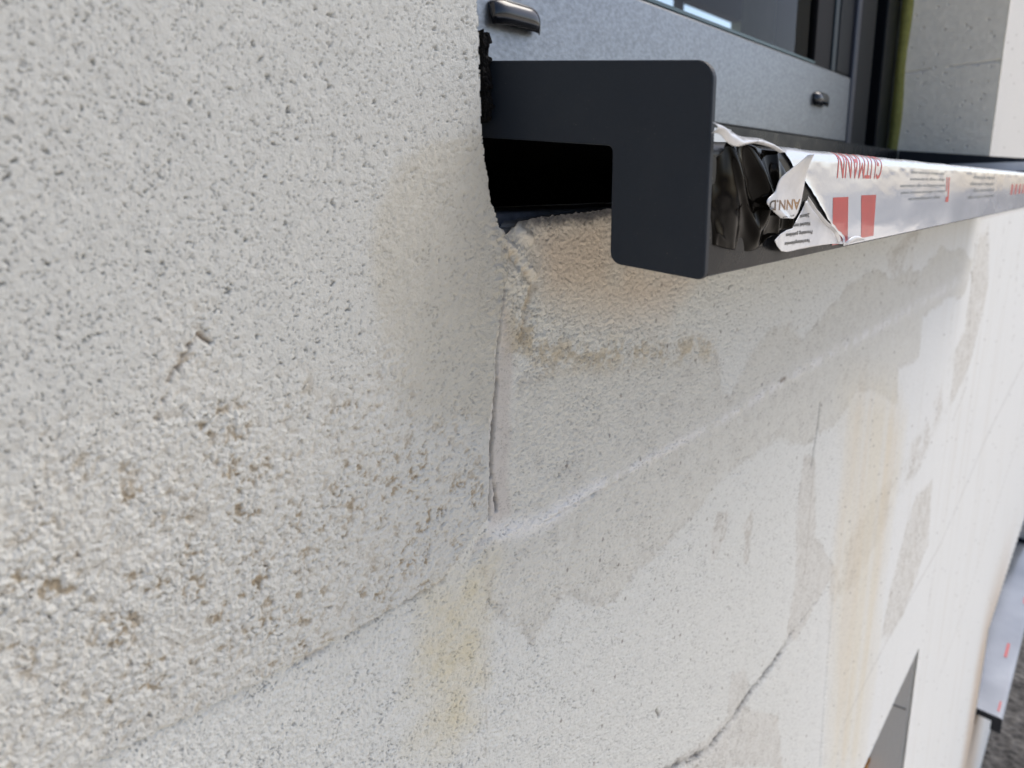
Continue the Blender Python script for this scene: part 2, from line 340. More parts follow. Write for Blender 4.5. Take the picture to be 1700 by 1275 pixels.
# seams: ridge edge of the proud block, its slot, bed joints, cracks
def line(px, wpx):
    return np.exp(-(seg_dist(X+f1*sc_*2.5, Z+f2*sc_*2.5, [xz(*p) for p in px])/(wpx*sc_))**2)
slot = line([(823, 632), (819, 690), (815, 730), (814, 780), (820, 812), (823, 845)], 3.6)*(.3+.7*sstep(-.5, .1, f1+n1))
slot2 = line([(832, 480), (826, 520), (824, 560), (822, 640), (816, 720), (813, 800), (811, 862)], 2.6)
H -= (.0032*slot + .0016*slot2)
joint = line([(790, 905), (900, 862), (1000, 802), (1100, 748), (1200, 695), (1300, 632), (1400, 575), (1500, 520), (1610, 455)], 9)
jedge = line([(900, 866), (960, 832), (1040, 790)], 2.0)
crackA = line([(1361, 668), (1357, 705), (1350, 745), (1346, 775)], 3.0)
crackB = line([(1100, 1282), (1140, 1262), (1175, 1245), (1210, 1200), (1245, 1150), (1285, 1100), (1310, 1060)], 8)*(.35+.65*sstep(-.3, .3, n1+f1*.5))
crackB2 = line([(1310, 1060), (1340, 1015), (1375, 975)], 4)*sstep(0, .5, f1)
ridge = line([(1382, 985), (1376, 1060), (1370, 1130), (1360, 1290)], 3.0)
lineD = line([(1350, 770), (1343, 850), (1335, 950)], 2.5)
bott = line([(735, 962), (660, 1003), (560, 1063), (470, 1112)], 5)*sstep(-.3, .5, n1+f1)
scar = line([(248, 700), (258, 675), (268, 650), (284, 615), (300, 580), (318, 548)], 5)*sstep(-.35, .25, f1+n1) + line([(306, 541), (322, 552), (340, 566)], 3.5)*sstep(-.6, .1, f1)
H -= .0015*scar + .0010*bott
H += .0005*joint*sstep(-.4,.4,n2) - .0010*jedge*sstep(0, .4, f1)
H -= .0018*crackA + .003*crackB*(.6+.6*sstep(-.4,.4,f1)) + .0012*crackB2 - .0015*ridge
# mortar fillet between pier and parapet below the sill end
fil = poly_mask(X, Z, [(800, 560), (800, 380), (815, 330), (834, 385), (862, 405), (884, 455), (862, 470), (838, 480), (830, 560)], .004, wl(4, 2))
H += fil*.0015
fr_ = line([(822, 395), (842, 408), (862, 425), (884, 458)], 4.5)*sstep(-.8, .3, n1+f1)
H += .0012*fr_+fil*(.0009*c1+.0006*(.5-c2))
br_ = line([(842, 425), (865, 450), (884, 470), (870, 520), (866, 560)], 9)*(1-left)
H -= .0012*br_
lump = np.exp(-(seg_dist(X, Z, [xz(862, 385), xz(876, 395)])/.0022)**2)
H += .0022*lump
tri = poly_mask(X, Z, [(800, 885), (812, 892), (795, 915), (778, 935), (786, 905)], .0015, wl(2, 1))
H -= .0008*tri
# --- wall colour, some light and shade painted in: base, damp, iron and mould stains, dirt in pits
def mix(c, col, a):
    a = np.clip(a, 0, 1)[..., None]; return c*(1-a)+np.array(col)*a
C = np.ones(X.shape+(3,))*np.array([.528, .532, .500])
C *= (1+.035*fbm(x_/60, z_/60, 101, 4))[..., None]
C *= (1+.05*n3*sstep(.2,.5,X)+.04*m4)[..., None]
C = mix(C, (.505, .492, .435), left*smooth_p*.95)
C = mix(C, (.592, .586, .54), left*coarse*.8)
warm = sstep(-.12, .0, -Z-.08)*0
C = mix(C, (.645, .648, .608), (1-left)*.85)
C = mix(C, (.712, .722, .708), (1-left)*sstep(.35, 1.1, X)*.95)  # near-side shade painted in: the wall pales as it recedes
damp *= (.8+.2*sstep(-.5, .3, n2)); C = mix(C, (.58, .568, .51), damp*(1-left)*.66)
C = mix(C, (.40, .375, .33), 4*damp*(1-damp)*(1-left)*sstep(-.3, .3, f1+n1)*.4)
C = mix(C, (.53, .50, .465), strip*.8)
d23 = np.clip(damp2*sstep(-.5, .25, n3+.4*m3)*.8+damp3*.85, 0, 1); C = mix(C, (.60, .585, .54), d23*.8)
C = mix(C, (.36, .33, .28), 4*d23*(1-d23)*sstep(-.2, .4, f1+n1)*.4)
C = mix(C, (.655, .60, .47), y1*.6*(.6+.4*sstep(-.4, .4, fbm(x_/25, z_/300, 7, 3))))
C = mix(C, (.60, .46, .28), y1*.14*sstep(.1, .5, fbm(x_/30+4, z_/400, 8, 3)))
C = mix(C, (.60, .545, .39), y2*.8*(.6+.4*sstep(-.4, .4, n1)))
C = mix(C, (.56, .50, .38), (1-left)*sstep(.9, .2, abs(X-.13)/.10)*sstep(-.2, -.28, Z)*sstep(-.1, .4, fbm(x_/14, z_/14, 9, 4))*.4)
C = mix(C, (.60, .49, .38), warm_bounce*(1-left)*.6)  # warm ground bounce under the sill end, painted into the colour
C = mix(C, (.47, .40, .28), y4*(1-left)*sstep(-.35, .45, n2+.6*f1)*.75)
C = mix(C, (.50, .40, .30), tan*.8)  # tan tone deepening towards the low far opening
C = mix(C, (.80, .80, .80), joint*(1-left)*.5*sstep(-.5, .35, n1+.5*f1))
C = mix(C, (.50, .49, .46), tri*.7)
C = mix(C, (.50, .44, .34), fil*sstep(-.3, .5, n1)*.4); C = mix(C, (.44, .36, .25), br_*.6*sstep(-.6, .3, f1+n1)); C = mix(C, (.66, .655, .63), fr_*.6)
streaks = sstep(.15, .6, fbm(x_/16, z_/420, 111, 4))*sstep(.7, 1.3, X)
C = mix(C, (.60, .58, .53), streaks*.28)
C = mix(C, (.60, .59, .56), (X > 1.38)*(Z > -.05)*.8)
sm = poly_mask(X, Z, [(806, 868), (850, 858), (905, 845), (1000, 790), (1010, 800), (920, 868), (860, 890), (812, 888)], .003, wl(5, 3)); C = mix(C, (.74, .745, .74), sm*(1-left)*.6)
pits = .8*np.clip(left*(1-coarse)*(1-smooth_p)*(pore1*.35+pore2*.5) + left*smooth_p*pore3*.45 + (1-left)*pore3*.62*near_f, 0, 1)
C = mix(C, (.20, .185, .165), pits)  # pore dirt, with some of the pores' shade painted in
nearb = np.exp(-(seg_dist(X, Z, [xz(*p) for p in ((745, 950), (660, 1003), (560, 1063), (440, 1130))])/(16*sc_))**2)
cp = left*np.maximum(coarse, nearb)*np.clip(nearb*.8*sstep(-.1, .4, -c1+.3*f1)+sstep(-.02, -.5, c1+(.5-c2)*.6)*(.3+.7*sstep(-.3, .4, n1))*.95+pore1*.4, 0, 1)
C = mix(C, (.32, .25, .155), cp*.9)
C = mix(C, (.28, .21, .14), left*coarse*pore2*.45)
C = mix(C, (.28, .23, .17), (1-left)*under*pore1*.7)
spk, ids = worley(x_/16+3, z_/21, 121); C = mix(C, (.22, .20, .18), (ids > .75)*sstep(.07, .035, spk)*(X > .24)*.8)
C = mix(C, (.26, .18, .11), scar*.7+bott*.35)
C = mix(C, (.14, .13, .11), slot*.8); C = mix(C, (.30, .28, .25), slot2*.75*sstep(-.7, .1, n1+f1))
C = mix(C, (.18, .17, .16), np.clip(crackA+crackB*1.0+crackB2*.7, 0, 1)*.85)
C = mix(C, (.38, .35, .30), line([(806, 940), (822, 935), (808, 1000), (803, 1060), (803, 1130), (806, 1200), (802, 1290)], 2.6)*sstep(-.4, .3, f1+n1)*.55)
C = mix(C, (.38, .35, .30), lineD*.45); C = mix(C, (.45, .42, .37), jedge*.4)
# vertical joints and the next bed joints further along the wall
for px, wd, a in (([(1622, 385), (1612, 470), (1604, 640), (1580, 700)], 1.8, .55), ([(1580, 520), (1570, 700)], 1.3, .3), ([(1668, 360), (1655, 500)], 1.8, .3), ([(1700, 600), (1640, 720), (1560, 905), (1500, 1010), (1400, 1200)], 2.2, .4), ([(1555, 905), (1530, 1080)], 1.6, .4), ([(1690, 420), (1678, 600)], 1.4, .4), ([(1700, 700), (1650, 850), (1600, 1010), (1560, 1120)], 2, .35), ([(1268, 410), (1262, 470)], 1.5, .3), ([(1465, 520), (1460, 640)], 1.2, .3)):
    C = mix(C, (.34, .32, .29), line(px, wd)*a)
blot = line([(1294, 632), (1302, 628)], 4); C = mix(C, (.20, .16, .12), blot*.8)
blot = line([(1088, 1178), (1092, 1188)], 3); C = mix(C, (.20, .18, .14), blot*.8); H -= .0015*blot
blot = line([(1612, 452), (1614, 468)], 2.5); C = mix(C, (.20, .18, .14), blot*.8)
for px in ([(1205, 850), (1195, 880), (1187, 905)], [(1245, 850), (1240, 880), (1235, 925)], [(1290, 1190), (1286, 1200)]):
    C = mix(C, (.50, .48, .43), line(px, 7)*sstep(-.3, .3, n1+f1)*.7)
memb = sstep(-.0135, -.0085, Z+.0016*n1+.001*f1)*(X > .213)*(X < 1.381)*(X > .213)
C = mix(C, (.07, .075, .09), memb*(1-lump)*.9)

# --- openings
bpts = [(-400, 800), (225, 800), (262, 806), (300, 812), (340, 818), (378, 828), (392, 850)]
zb = []; xb = []
for v_, u_ in bpts:
    a = xz(u_, v_, -.0052); xb.append(a[0]); zb.append(a[1])
zb[0] = 1.5; xb[0] = xb[1]
o_ = np.argsort(zb); zb_, xb_ = np.array(zb)[o_], np.array(xb)[o_]
Xedge = np.interp(Z, zb_, xb_)+.0005*f1+.0009*n1*(Z < .03)+.0003*g1
pp = [xz(818, 392), xz(838, 388), xz(858, 368), xz(880, 362), xz(930, 356), xz(1010, 346), (1.381, -.006), (9, -.006)]
Ztop = np.interp(X, [p[0] for p in pp], [p[1] for p in pp])+.0005*f1+.0004*g1
h1 = (X > Xedge) & (Z > Ztop) & (X < OW1[1]+.0001)
cm = lambda a: (a[:-1, :-1]+a[1:, :-1]+a[:-1, 1:]+a[1:, 1:])/4
hole = cm(h1.astype(float)) > .49
Xm, Zm = cm(X), cm(Z)
hole |= (Xm > OW1[1]-.5e-3) & (Xm < OW1[1]) & (Zm > -.006)
for a, b, c, d in (OW2, OW3): hole |= (Xm > a) & (Xm < b) & (Zm > c) & (Zm < d)
hole |= Zm < -2.72
edge_round = 0
P = np.stack([X, -H-.0006, Z], -1)
idx = np.arange(NU*NV).reshape(NU, NV)
q = np.stack([idx[:-1, :-1], idx[1:, :-1], idx[1:, 1:], idx[:-1, 1:]], -1)[~hole]
# skirts round the openings, 9 mm into the wall
sk_pairs = []
hk = ~hole
a = hk[:-1, :] & ~hk[1:, :]; i, j = np.nonzero(a); sk_pairs.append(np.stack([idx[i+1, j], idx[i+1, j+1]], -1))
a = ~hk[:-1, :] & hk[1:, :]; i, j = np.nonzero(a); sk_pairs.append(np.stack([idx[i+1, j+1], idx[i+1, j]], -1))
a = hk[:, :-1] & ~hk[:, 1:]; i, j = np.nonzero(a); sk_pairs.append(np.stack([idx[i+1, j+1], idx[i, j+1]], -1))
a = ~hk[:, :-1] & hk[:, 1:]; i, j = np.nonzero(a); sk_pairs.append(np.stack([idx[i, j+1], idx[i+1, j+1]], -1))
pr = np.concatenate(sk_pairs)
uq, inv = np.unique(pr.ravel(), return_inverse=True); inv = inv.reshape(pr.shape)
V = P.reshape(-1, 3); Vs = V[uq].copy(); Vs[:, 1] = .0063
V = np.concatenate([V, Vs]); Cc = np.concatenate([C.reshape(-1, 3), C.reshape(-1, 3)[uq]])
base = NU*NV
q2 = np.stack([pr[:, 0], pr[:, 1], inv[:, 1]+base, inv[:, 0]+base], -1)
Q = np.concatenate([q, q2])
used, inv = np.unique(Q.ravel(), return_inverse=True); Q = inv.reshape(-1, 4); V = V[used]; Cc = Cc[used]
me = bpy.data.meshes.new('wall_face'); me.vertices.add(len(V)); me.vertices.foreach_set('co', V.astype(np.float32).ravel())
me.loops.add(Q.size); me.loops.foreach_set('vertex_index', Q.ravel().astype(np.int32))
me.polygons.add(len(Q)); me.polygons.foreach_set('loop_start', (np.arange(len(Q))*4).astype(np.int32)); me.polygons.foreach_set('loop_total', np.full(len(Q), 4, np.int32))
me.polygons.foreach_set('use_smooth', np.ones(len(Q), bool)); me.update(calc_edges=True)
ca = me.attributes.new('stain_and_light', 'FLOAT_COLOR', 'POINT'); ca.data.foreach_set('color', np.concatenate([Cc, np.ones((len(Cc), 1))], 1).astype(np.float32).ravel())
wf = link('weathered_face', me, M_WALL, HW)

# core: masonry thickness behind the face
cb = MB(); y0, y1_ = .0065, .20
T = 3.2; XL, XR = -2.5, 7.0; ZB = -2.75
cb.box(XL, OW1[0]-.0012, y0, y1_, -.03, T)                       # pier left of the upper window
cb.box(OW1[1], XR, y0, y1_, -.03, T)
cb.box(OW1[0]-.0012, OW1[1], y0, y1_, OW1[3], T)
cb.box(XL, XR, y0, y1_, -.77, -.03-.0)                            # band under the sill
cb.box(XL, OW2[0], y0, y1_, OW2[2], -.77); cb.box(OW2[1], OW3[0], y0, y1_, OW3[3], -.77)
cb.box(OW3[0], XR, y0, y1_, OW3[3], -.77)
cb.box(XL, OW3[0], y0, y1_, ZB, OW2[2]) if False else None
cb.box(XL, OW2[0], y0, y1_, ZB, OW2[2]); cb.box(OW2[0], OW2[1], y0, y1_, ZB, OW2[2]); cb.box(OW2[1], OW3[0], y0, y1_, ZB, OW3[3])
cb.box(OW3[0], OW3[1], y0, y1_, ZB, OW3[2]); cb.box(OW3[1], XR, y0, y1_, ZB, OW3[3])
core = cb.build('masonry_core', M_CORE, HW)
cb = MB(); cb.box(OW1[0]+.002, OW1[1], .0085, .14, -.0301, -.0062)
cb.build('parapet_top', M_MEMB, HW, .002)
cb = MB()       # far reveal of the upper window: own texture, bed joint
rev = []; ny, nz = 120, 460
ys = np.linspace(-.0005, .142, ny); zs = np.linspace(-.006, .34, nz)
YY, ZZ = np.meshgrid(ys, zs, indexing='ij'); a1, a2 = YY*1000, ZZ*1000
jz = .181-.03*YY
hh = .0004*fbm(a1/5, a2/5, 5, 4)-.0035*np.exp(-((ZZ-jz-.0008*fbm(a1/8, a1*0, 3, 2))/.0011)**2)*sstep(.008, .02, abs(YY-.082))
w1_, i1_ = worley(a1/18, a2/18, 77); hh -= .0025*(i1_ > .55)*sstep(.10, .05, w1_)
hh *= sstep(0, .003, YY)
vv = np.stack([OW1[1]-.0015-hh, YY, ZZ], -1).reshape(-1, 3)
ii = np.arange(ny*nz).reshape(ny, nz); ff = np.stack([ii[:-1, :-1], ii[:-1, 1:], ii[1:, 1:], ii[1:, :-1]], -1).reshape(-1, 4).tolist()
mesh('far_reveal', vv, ff, simple('reveal_stone', (.80, .77, .67), .93, 0, .3, .06, 90, .0003, 500), HW, True)

# ------------------------------------------------------------------ black sealing foam beside the sill end and under it
def lumpy(name, x0, x1, ya, yb, za, zb, n, amp, mat, parent=None, seed=1, sc_n=1.6):
    bm = bmesh.new(); bmesh.ops.create_cube(bm, size=1)
    bmesh.ops.subdivide_edges(bm, edges=bm.edges, cuts=n, use_grid_fill=True)
    co = np.array([v.co[:] for v in bm.verts]); 
    p = np.stack([x0+(co[:, 0]+.5)*(x1-x0), ya+(co[:, 1]+.5)*(yb-ya), za+(co[:, 2]+.5)*(zb-za)], 1)
    m_ = p*1000/sc_n
    r = np.stack([fbm(m_[:, 0]+m_[:, 1]*.7, m_[:, 2]+m_[:, 1]*.4, seed+k*7, 3) for k in range(3)], 1)
    p += r*amp
    for v, c in zip(bm.verts, p): v.co = c
    me = bpy.data.meshes.new(name); bm.to_mesh(me); bm.free()
    return link(name, me, mat, parent, False)
o = lumpy('sealing_tape', .2050, .2088, -.0005, .05, .026, .0535, 40, .0016, M_DARK)
tag(o, 'crumbly black foam sealing tape squeezed between the block edge and the sill end cap', 'sealing tape')
o = lumpy('foam_strip', .2125, 1.376, .085, .10, -.0055, .0300, 12, .0006, M_DARK, None, 5)
tag(o, 'black foam strip filling the dark gap beneath the near window sill', 'foam strip')

# ------------------------------------------------------------------ window sills
SL = math.tan(math.radians(6))
def capshape(dz):
    pts = [(.125, .0595), (-.0765, .0365), (-.0812, .0325), (-.0812, -.0255), (-.0523, -.0226), (-.0483, -.0180), (-.0487, .0149), (.0018, .0200), (.125, .0330)]
    pts = [(.125, .0595), (-.0813, .0358), (-.0813, -.0258), (-.0483, -.0217), (-.0487, .0146), (.125, .0330)]
    return [(y, z+dz) for y, z in fillet(pts, [0, .0058, .0022, .0042, .0022, 0], 8)]
RN = .0042
def nose(s, off=0.0):     # s: arc length up the front face from its lower edge; returns (y, z) and outward normal
    z0 = -.0245; Lf = .0105-z0
    if s <= Lf: return (-.081-off, z0+s)
    ang = (s-Lf)/RN; amax = math.radians(84)
    cy, cz = -.081+RN, .0105
    if ang <= amax: return (cy-(RN+off)*math.cos(ang), cz+(RN+off)*math.sin(ang))
    d = s-Lf-RN*amax
    y = cy-(RN+off)*math.cos(amax); z = cz+(RN+off)*math.sin(amax)
    return (y+d*math.cos(math.radians(6)), z+d*math.sin(math.radians(6)))
S_TOP = .035+RN*math.radians(84)
def make_sill(x0, x1, dz, label, group, far_label=None):
    root = empty('window_sill', (x0, 0, dz), label, 'window sill', group)
    prof = [(-.0745, -.0250), (-.0800, -.0250)]+[nose(s) for s in list(np.linspace(0, .035, 3))+list(np.linspace(.0352, S_TOP, 10))]+[nose(S_TOP+.205)]
    ye, ze = prof[-1]; prof += [(ye, ze+.024), (ye+.0015, ze+.024), (ye+.0015, ze-.0015)]
    inner = [nose(s, -.0015) for s in list(np.linspace(S_TOP, .0352, 8))+[.035, .0012]]
    prof += inner+[(-.0745, -.0238)]
    b = prism_x('sill_sheet', [(y, z+dz) for y, z in prof], x0+.003, x1-.003, M_ALUG, root)
    c = prism_x('end_cap', capshape(dz), x0, x0+.0028, M_ALU, root, .0005)
    c2 = prism_x('end_cap', capshape(dz), x1-.0028, x1, M_ALU, root, .0005)
    return root
SILL = make_sill(.2097, 1.3785, 0, 'long anthracite metal window sill with a square dark end cap, jutting from the wall under the large window', 'metal window sills')
SILL2 = make_sill(2.89, 4.61, -1.905, 'small distant film-covered window sill low down near the dark ground at the lower right', 'metal window sills')

FILM = empty('protective_film', (.26, -.081, 0), 'torn silver protective film with red print peeling off the long dark sill', 'protective film')
def yz_off(x, s):
    o = .0003+.00016*float(fbmf(x*30, s*300, 3))
    if s > .030: o += .00035*max(0, float(fbmf(x*55, s*160, 8)))
    return o
def fbmf(x, y, seed): return fbm(np.array([x]), np.array([y]), seed, 3)[0]
# main sheet: torn left edge
tear = [(0.0003, 1401, 404), (.004, 1397, 397), (.010, 1380, 377), (.016, 1366, 358), (.022, 1352, 335), (.028, 1335, 310), (.032, 1318, 290), (.036, 1306, 268), (.040, 1297, 255), (.046, 1290, 250)]
ts = [a[0] for a in tear]; tx = [at(a[1], a[2], -.0815)[0] for a in tear]
tx[0] = .350
ns, nx = 64, 520
ss = np.concatenate([np.linspace(.0004, .034, 34), np.linspace(.0345, S_TOP, 12), np.linspace(S_TOP+.002, .11, 18)])
ns = len(ss); T_ = np.linspace(0, 1, nx)**1.6
vv = []
SS = np.repeat(ss[:, None], nx, 1); xl = np.interp(ss, ts, tx)+.0008*fbm(ss*1500, ss*0, 5, 3)
XX = xl[:, None]+(1.3745-xl[:, None])*T_[None, :]
OFF = .0004+.00009*fbm(XX*26, SS*120, 3, 4)+sstep(.028, .036, SS)*.00032*np.clip(fbm(XX*45, SS*220, 8, 3), 0, 1)+.0007*np.exp(-(XX-xl[:, None])/.003)*(.6+.4*fbm(XX*300, SS*300, 9, 2))
for i in range(ns):
    for j in range(nx):
        y, z = nose(ss[i], OFF[i, j]); vv.append((XX[i, j], y, z))
ii = np.arange(ns*nx).reshape(ns, nx); ff = np.stack([ii[:-1, :-1], ii[:-1, 1:], ii[1:, 1:], ii[1:, :-1]], -1).reshape(-1, 4).tolist()
mesh('film_sheet', vv, ff, M_FILM, FILM, True)
def film_pt(x, s, extra=.0003):
    i = np.clip(np.searchsorted(ss, s), 1, ns-1)
    a = OFF_at(x, s)
    y, z = nose(s, a+extra); return (x, y, z)
def OFF_at(x, s):
    X1, S1 = np.array([x]), np.array([s])
    return float((.0004+.00009*fbm(X1*26, S1*120, 3, 4)+sstep(.028, .036, S1)*.00032*np.clip(fbm(X1*45, S1*220, 8, 3), 0, 1))[0])
def print_patch(name, x0, x1, x0t, x1t, s0, s1, mat, parent, nxp=10, nsp=14, ex=.0001):
    v = []
    for j in range(nsp+1):
        t = j/nsp; s = s0+(s1-s0)*t
        a = x0+(x0t-x0)*t; b = x1+(x1t-x1)*t
        for i in range(nxp+1): v.append(film_pt(a+(b-a)*i/nxp, s, ex))
    f = [[j*(nxp+1)+i, j*(nxp+1)+i+1, (j+1)*(nxp+1)+i+1, (j+1)*(nxp+1)+i] for j in range(nsp) for i in range(nxp)]
    return mesh(name, v, f, mat, parent, True)
print_patch('red_bar', .3345, .3575, .3300, .3520, .0015, .0213, M_RED, FILM)
print_patch('red_bar', .3790, .4010, .3725, .3985, .0022, .0217, M_RED, FILM)

def text_mesh(body, size, grid, bold=0.0):
    cu = bpy.data.curves.new('t', 'FONT'); cu.body = body; cu.size = size; cu.resolution_u = 3; cu.offset = bold
    ob = bpy.data.objects.new('t', cu); COL.objects.link(ob)
    dg = bpy.context.evaluated_depsgraph_get(); me = bpy.data.meshes.new_from_object(ob.evaluated_get(dg))
    bpy.data.objects.remove(ob); bm = bmesh.new(); bm.from_mesh(me); bpy.data.meshes.remove(me)
    if grid:
        ys_ = [v.co.y for v in bm.verts]; n = int((max(ys_)-min(ys_))/grid)
        for k in range(1, n+1):
            bmesh.ops.bisect_plane(bm, geom=bm.verts[:]+bm.edges[:]+bm.faces[:], plane_co=(0, min(ys_)+k*grid, 0), plane_no=(0, 1, 0))
    xs_ = [v.co.x for v in bm.verts]
    return bm, min(xs_), max(xs_)
def film_text(name, body, xa, xb, sa, sb, mat, parent, fn=film_pt, shear=0, ex=.00012):
    # printed upside down: text starts at xb and runs to xa; baseline on sb, tops towards sa
    bm, x0, x1 = text_mesh(body, 1.0, .06)
    capH = .72
    for v in bm.verts:
        tx_ = (v.co.x-x0)/(x1-x0); ty = v.co.y/capH
        s = sb-(sb-sa)*ty; x = xb-(xb-xa)*tx_+shear*ty
        v.co = fn(x, s, ex)
    me = bpy.data.meshes.new(name); bm.to_mesh(me); bm.free()
    return link(name, me, mat, parent)
film_text('printed_name', 'GUTMANN', .333, .404, .0285, .0405, M_REDL, FILM)
txt = ['Verarbeitungsrichtlinien beachten und Schutz', 'nach dem Einbau sofort entfernen, keine', 'Haftung bei verspätetem Abziehen der', 'Oberfläche gegen Mörtel und Kalk schützen', 'vor starker Sonne bitte schützen']
txt = ['aegun adolung aci anunnea anuau', 'sdngu a anugu au uanununun', 'uenus Cedudng na sugu unenunen', 'unnau Cs udud un unenun enun', 'unugu a undungunuanuan']
for k, (l, (xa, xb)) in enumerate(zip(txt, [(.468, .565), (.468, .568), (.447, .572), (.450, .574), (.470, .560)])):
    sb = .0335-k*.0036; film_text('small_print', l, xa, xb, sb-.0019, sb, M_INKG, FILM)
for k, (xa, xb) in enumerate([(.684, .800), (.672, .800), (.690, .806), (.668, .812)]):
    sb = .0325-k*.0050; film_text('small_print', 'unenduau nedu anugu', xa, xb, sb-.0030, sb, M_INKG, FILM)
# red outline mark beside the small print
print_patch('red_mark', .5860, .5900, .5810, .5850, .0170, .0310, M_REDL, FILM)
print_patch('red_mark', .5780, .5810, .5740, .5770, .0220, .0310, M_REDL, FILM)
print_patch('red_mark', .5790, .5900, .5790, .5890, .0150, .0185, M_REDL, FILM)
for k in range(4): print_patch('red_mark', .93+k*.035, .945+k*.035, .93+k*.035, .945+k*.035, .016, .0265, M_REDL, FILM)

# --- torn pieces, each lofted between two edges given as (u, v, stand-off in mm)
def loft(name, A, B, mat, n=40, m=24, bulge=None, parent=None, thick=.00012, seed=0, rough=.25, crease=0):
    def crv(P):
        P = [at(u, v, -.0813-o/1000) for u, v, o in P]; P = np.array(P); k = len(P)
        tt = np.linspace(0, k-1, n); out = []
        for t in tt:
            i = min(int(t), k-2); f = t-i
            p0, p1, p2, p3 = P[max(i-1, 0)], P[i], P[i+1], P[min(i+2, k-1)]
            out.append(.5*((2*p1)+(-p0+p2)*f+(2*p0-5*p1+4*p2-p3)*f*f+(-p0+3*p1-3*p2+p3)*f**3))
        return np.array(out)
    a, b = crv(A), crv(B); v = []
    for i in range(n):
        for j in range(m):
            t = j/(m-1); p = a[i]*(1-t)+b[i]*t
            o = bulge(i/(n-1), t) if bulge else 0
            p = p+np.array([0, -o/1000, 0]); v.append(p)
    v = np.array(v)
    e = fbm(v[:, 0]*150+seed, v[:, 2]*150, seed+3, 2)*rough/1000 + crease*np.abs(fbm(v[:, 0]*60+seed, v[:, 2]*42+v[:, 0]*30, seed+6, 2, .35))/1000
    v[:, 1] -= e
    f = [[i*m+j, (i+1)*m+j, (i+1)*m+j+1, i*m+j+1] for i in range(n-1) for j in range(m-1)]
    o = mesh(name, v, f, mat, parent, True); solid(o, thick, 0); return o
# black underside sheet hanging over the sill's front
def bb(i, j):
    r1 = abs(i-(.30+.22*j)); r2 = abs(i-(.62-.30*abs(j-.45)))
    return 1.8*math.sin(math.pi*min(1, j*1.0))*sstep(.05, .5, np.array(i))+1.3*math.exp(-(r1/.035)**2)*math.sin(math.pi*j)**.5+1.6*math.exp(-(r2/.05)**2)*math.sin(math.pi*j)-1.2*math.exp(-((i-.45)/.07)**2)*math.sin(math.pi*j)
loft('black_underside', [(1189, 262, .3), (1201, 252, .3), (1212, 233, .6), (1240, 238, 1.5), (1268, 244, 2), (1290, 251, 2), (1303, 265, 2.5), (1312, 284, 3)],
     [(1178, 403, .3), (1194, 409, .3), (1215, 414, .3), (1245, 417, .4), (1268, 410, 1.0), (1277, 398, 1.5), (1296, 386, 2.0), (1316, 377, 3.0)], M_FBACK, 90, 60, bb, FILM, .0001, 5, .15, -3.0)
# grey curl along the top of the tear
loft('top_curl', [(1182, 203, 5), (1196, 208, 5), (1212, 217, 5), (1232, 227, 4), (1262, 230, 3), (1280, 240, 2), (1298, 252, 1)],
     [(1182, 221, 4), (1194, 222, 5), (1210, 238, 6), (1226, 243, 6.5), (1250, 238, 5), (1274, 243, 4), (1294, 254, 3)], M_FLAP, 60, 16, lambda i, j: 1.6*math.sin(math.pi*j), FILM, .00015, 9, .5)
# printed flap that sticks up
FLA = [(1296, 362, 4), (1272, 337, 3.5), (1284, 318, 4), (1292, 298, 5), (1312, 281, 7), (1328, 270, 9), (1343, 257, 11)]
FLB = [(1317, 363, 4), (1322, 355, 4), (1327, 338, 4.5), (1331, 318, 5.5), (1336, 296, 7), (1340, 276, 9), (1344.5, 257, 11)]
def fb(i, j): return 1.0*math.sin(math.pi*j)+.5*math.sin(2*math.pi*j+4*i)
fl = loft('standing_flap', FLA, FLB, M_FLAP, 70, 30, fb, FILM, .00015, 13, .15)
# lower tongue with small print
def tongue_off(x, z):
    xa = .2655; return .9+2.6*math.exp(-((x-xa)/.006)**2)+.5*math.sin((x-xa)*140)
def tongue():
    top = [(1286, 399), (1296, 388), (1306, 382), (1316, 379), (1322, 366), (1330, 352), (1338, 334), (1344, 331), (1352, 345), (1362, 360), (1376, 376), (1390, 392), (1399, 403)]
    bot = [(1290, 408), (1297, 417), (1306, 418.5), (1316, 416.5), (1324, 414.5), (1332, 413), (1338, 412), (1345, 410.5), (1353, 409), (1362, 407.5), (1376, 405.5), (1388, 404.5), (1399, 405.5)]
    n, m = 80, 24; v = []
    k = len(top)
    for i in range(n):
        t = i/(n-1)*(k-1); q = min(int(t), k-2); f = t-q
        a = np.array(top[q])*(1-f)+np.array(top[q+1])*f; b = np.array(bot[q])*(1-f)+np.array(bot[q+1])*f
        for j in range(m):
            c = a*(1-j/(m-1))+b*(j/(m-1)); p = at(c[0], c[1], -.0813)
            o = tongue_off(p[0], p[2]); p = at(c[0], c[1], -.0813-o/1000); v.append(p)
    f = [[i*m+j, (i+1)*m+j, (i+1)*m+j+1, i*m+j+1] for i in range(n-1) for j in range(m-1)]
    o = mesh('printed_tongue', v, f, M_FLAP, FILM, True); solid(o, .00015, 0)
tongue()
def tongue_pt(u, v, ex):
    p = at(u, v, -.0813); o = tongue_off(p[0], p[2]); return tuple(at(u, v, -.0813-o/1000-ex-.00012))
def px_text(name, body, a, b, h, mat, parent, fn, grid=.1):
    # upside-down line: starts at pixel point a (right) and ends at b (left); h = letter height in px, downwards
    bm, x0, x1 = text_mesh(body, 1.0, grid, .022)
    for v in bm.verts:
        t = (v.co.x-x0)/(x1-x0); ty = v.co.y/.72
        u = a[0]+(b[0]-a[0])*t+ty*(-h*.05); w_ = a[1]+(b[1]-a[1])*t+ty*h
        v.co = fn(u, w_, .00006)
    me = bpy.data.meshes.new(name); bm.to_mesh(me); bm.free(); return link(name, me, mat, parent)
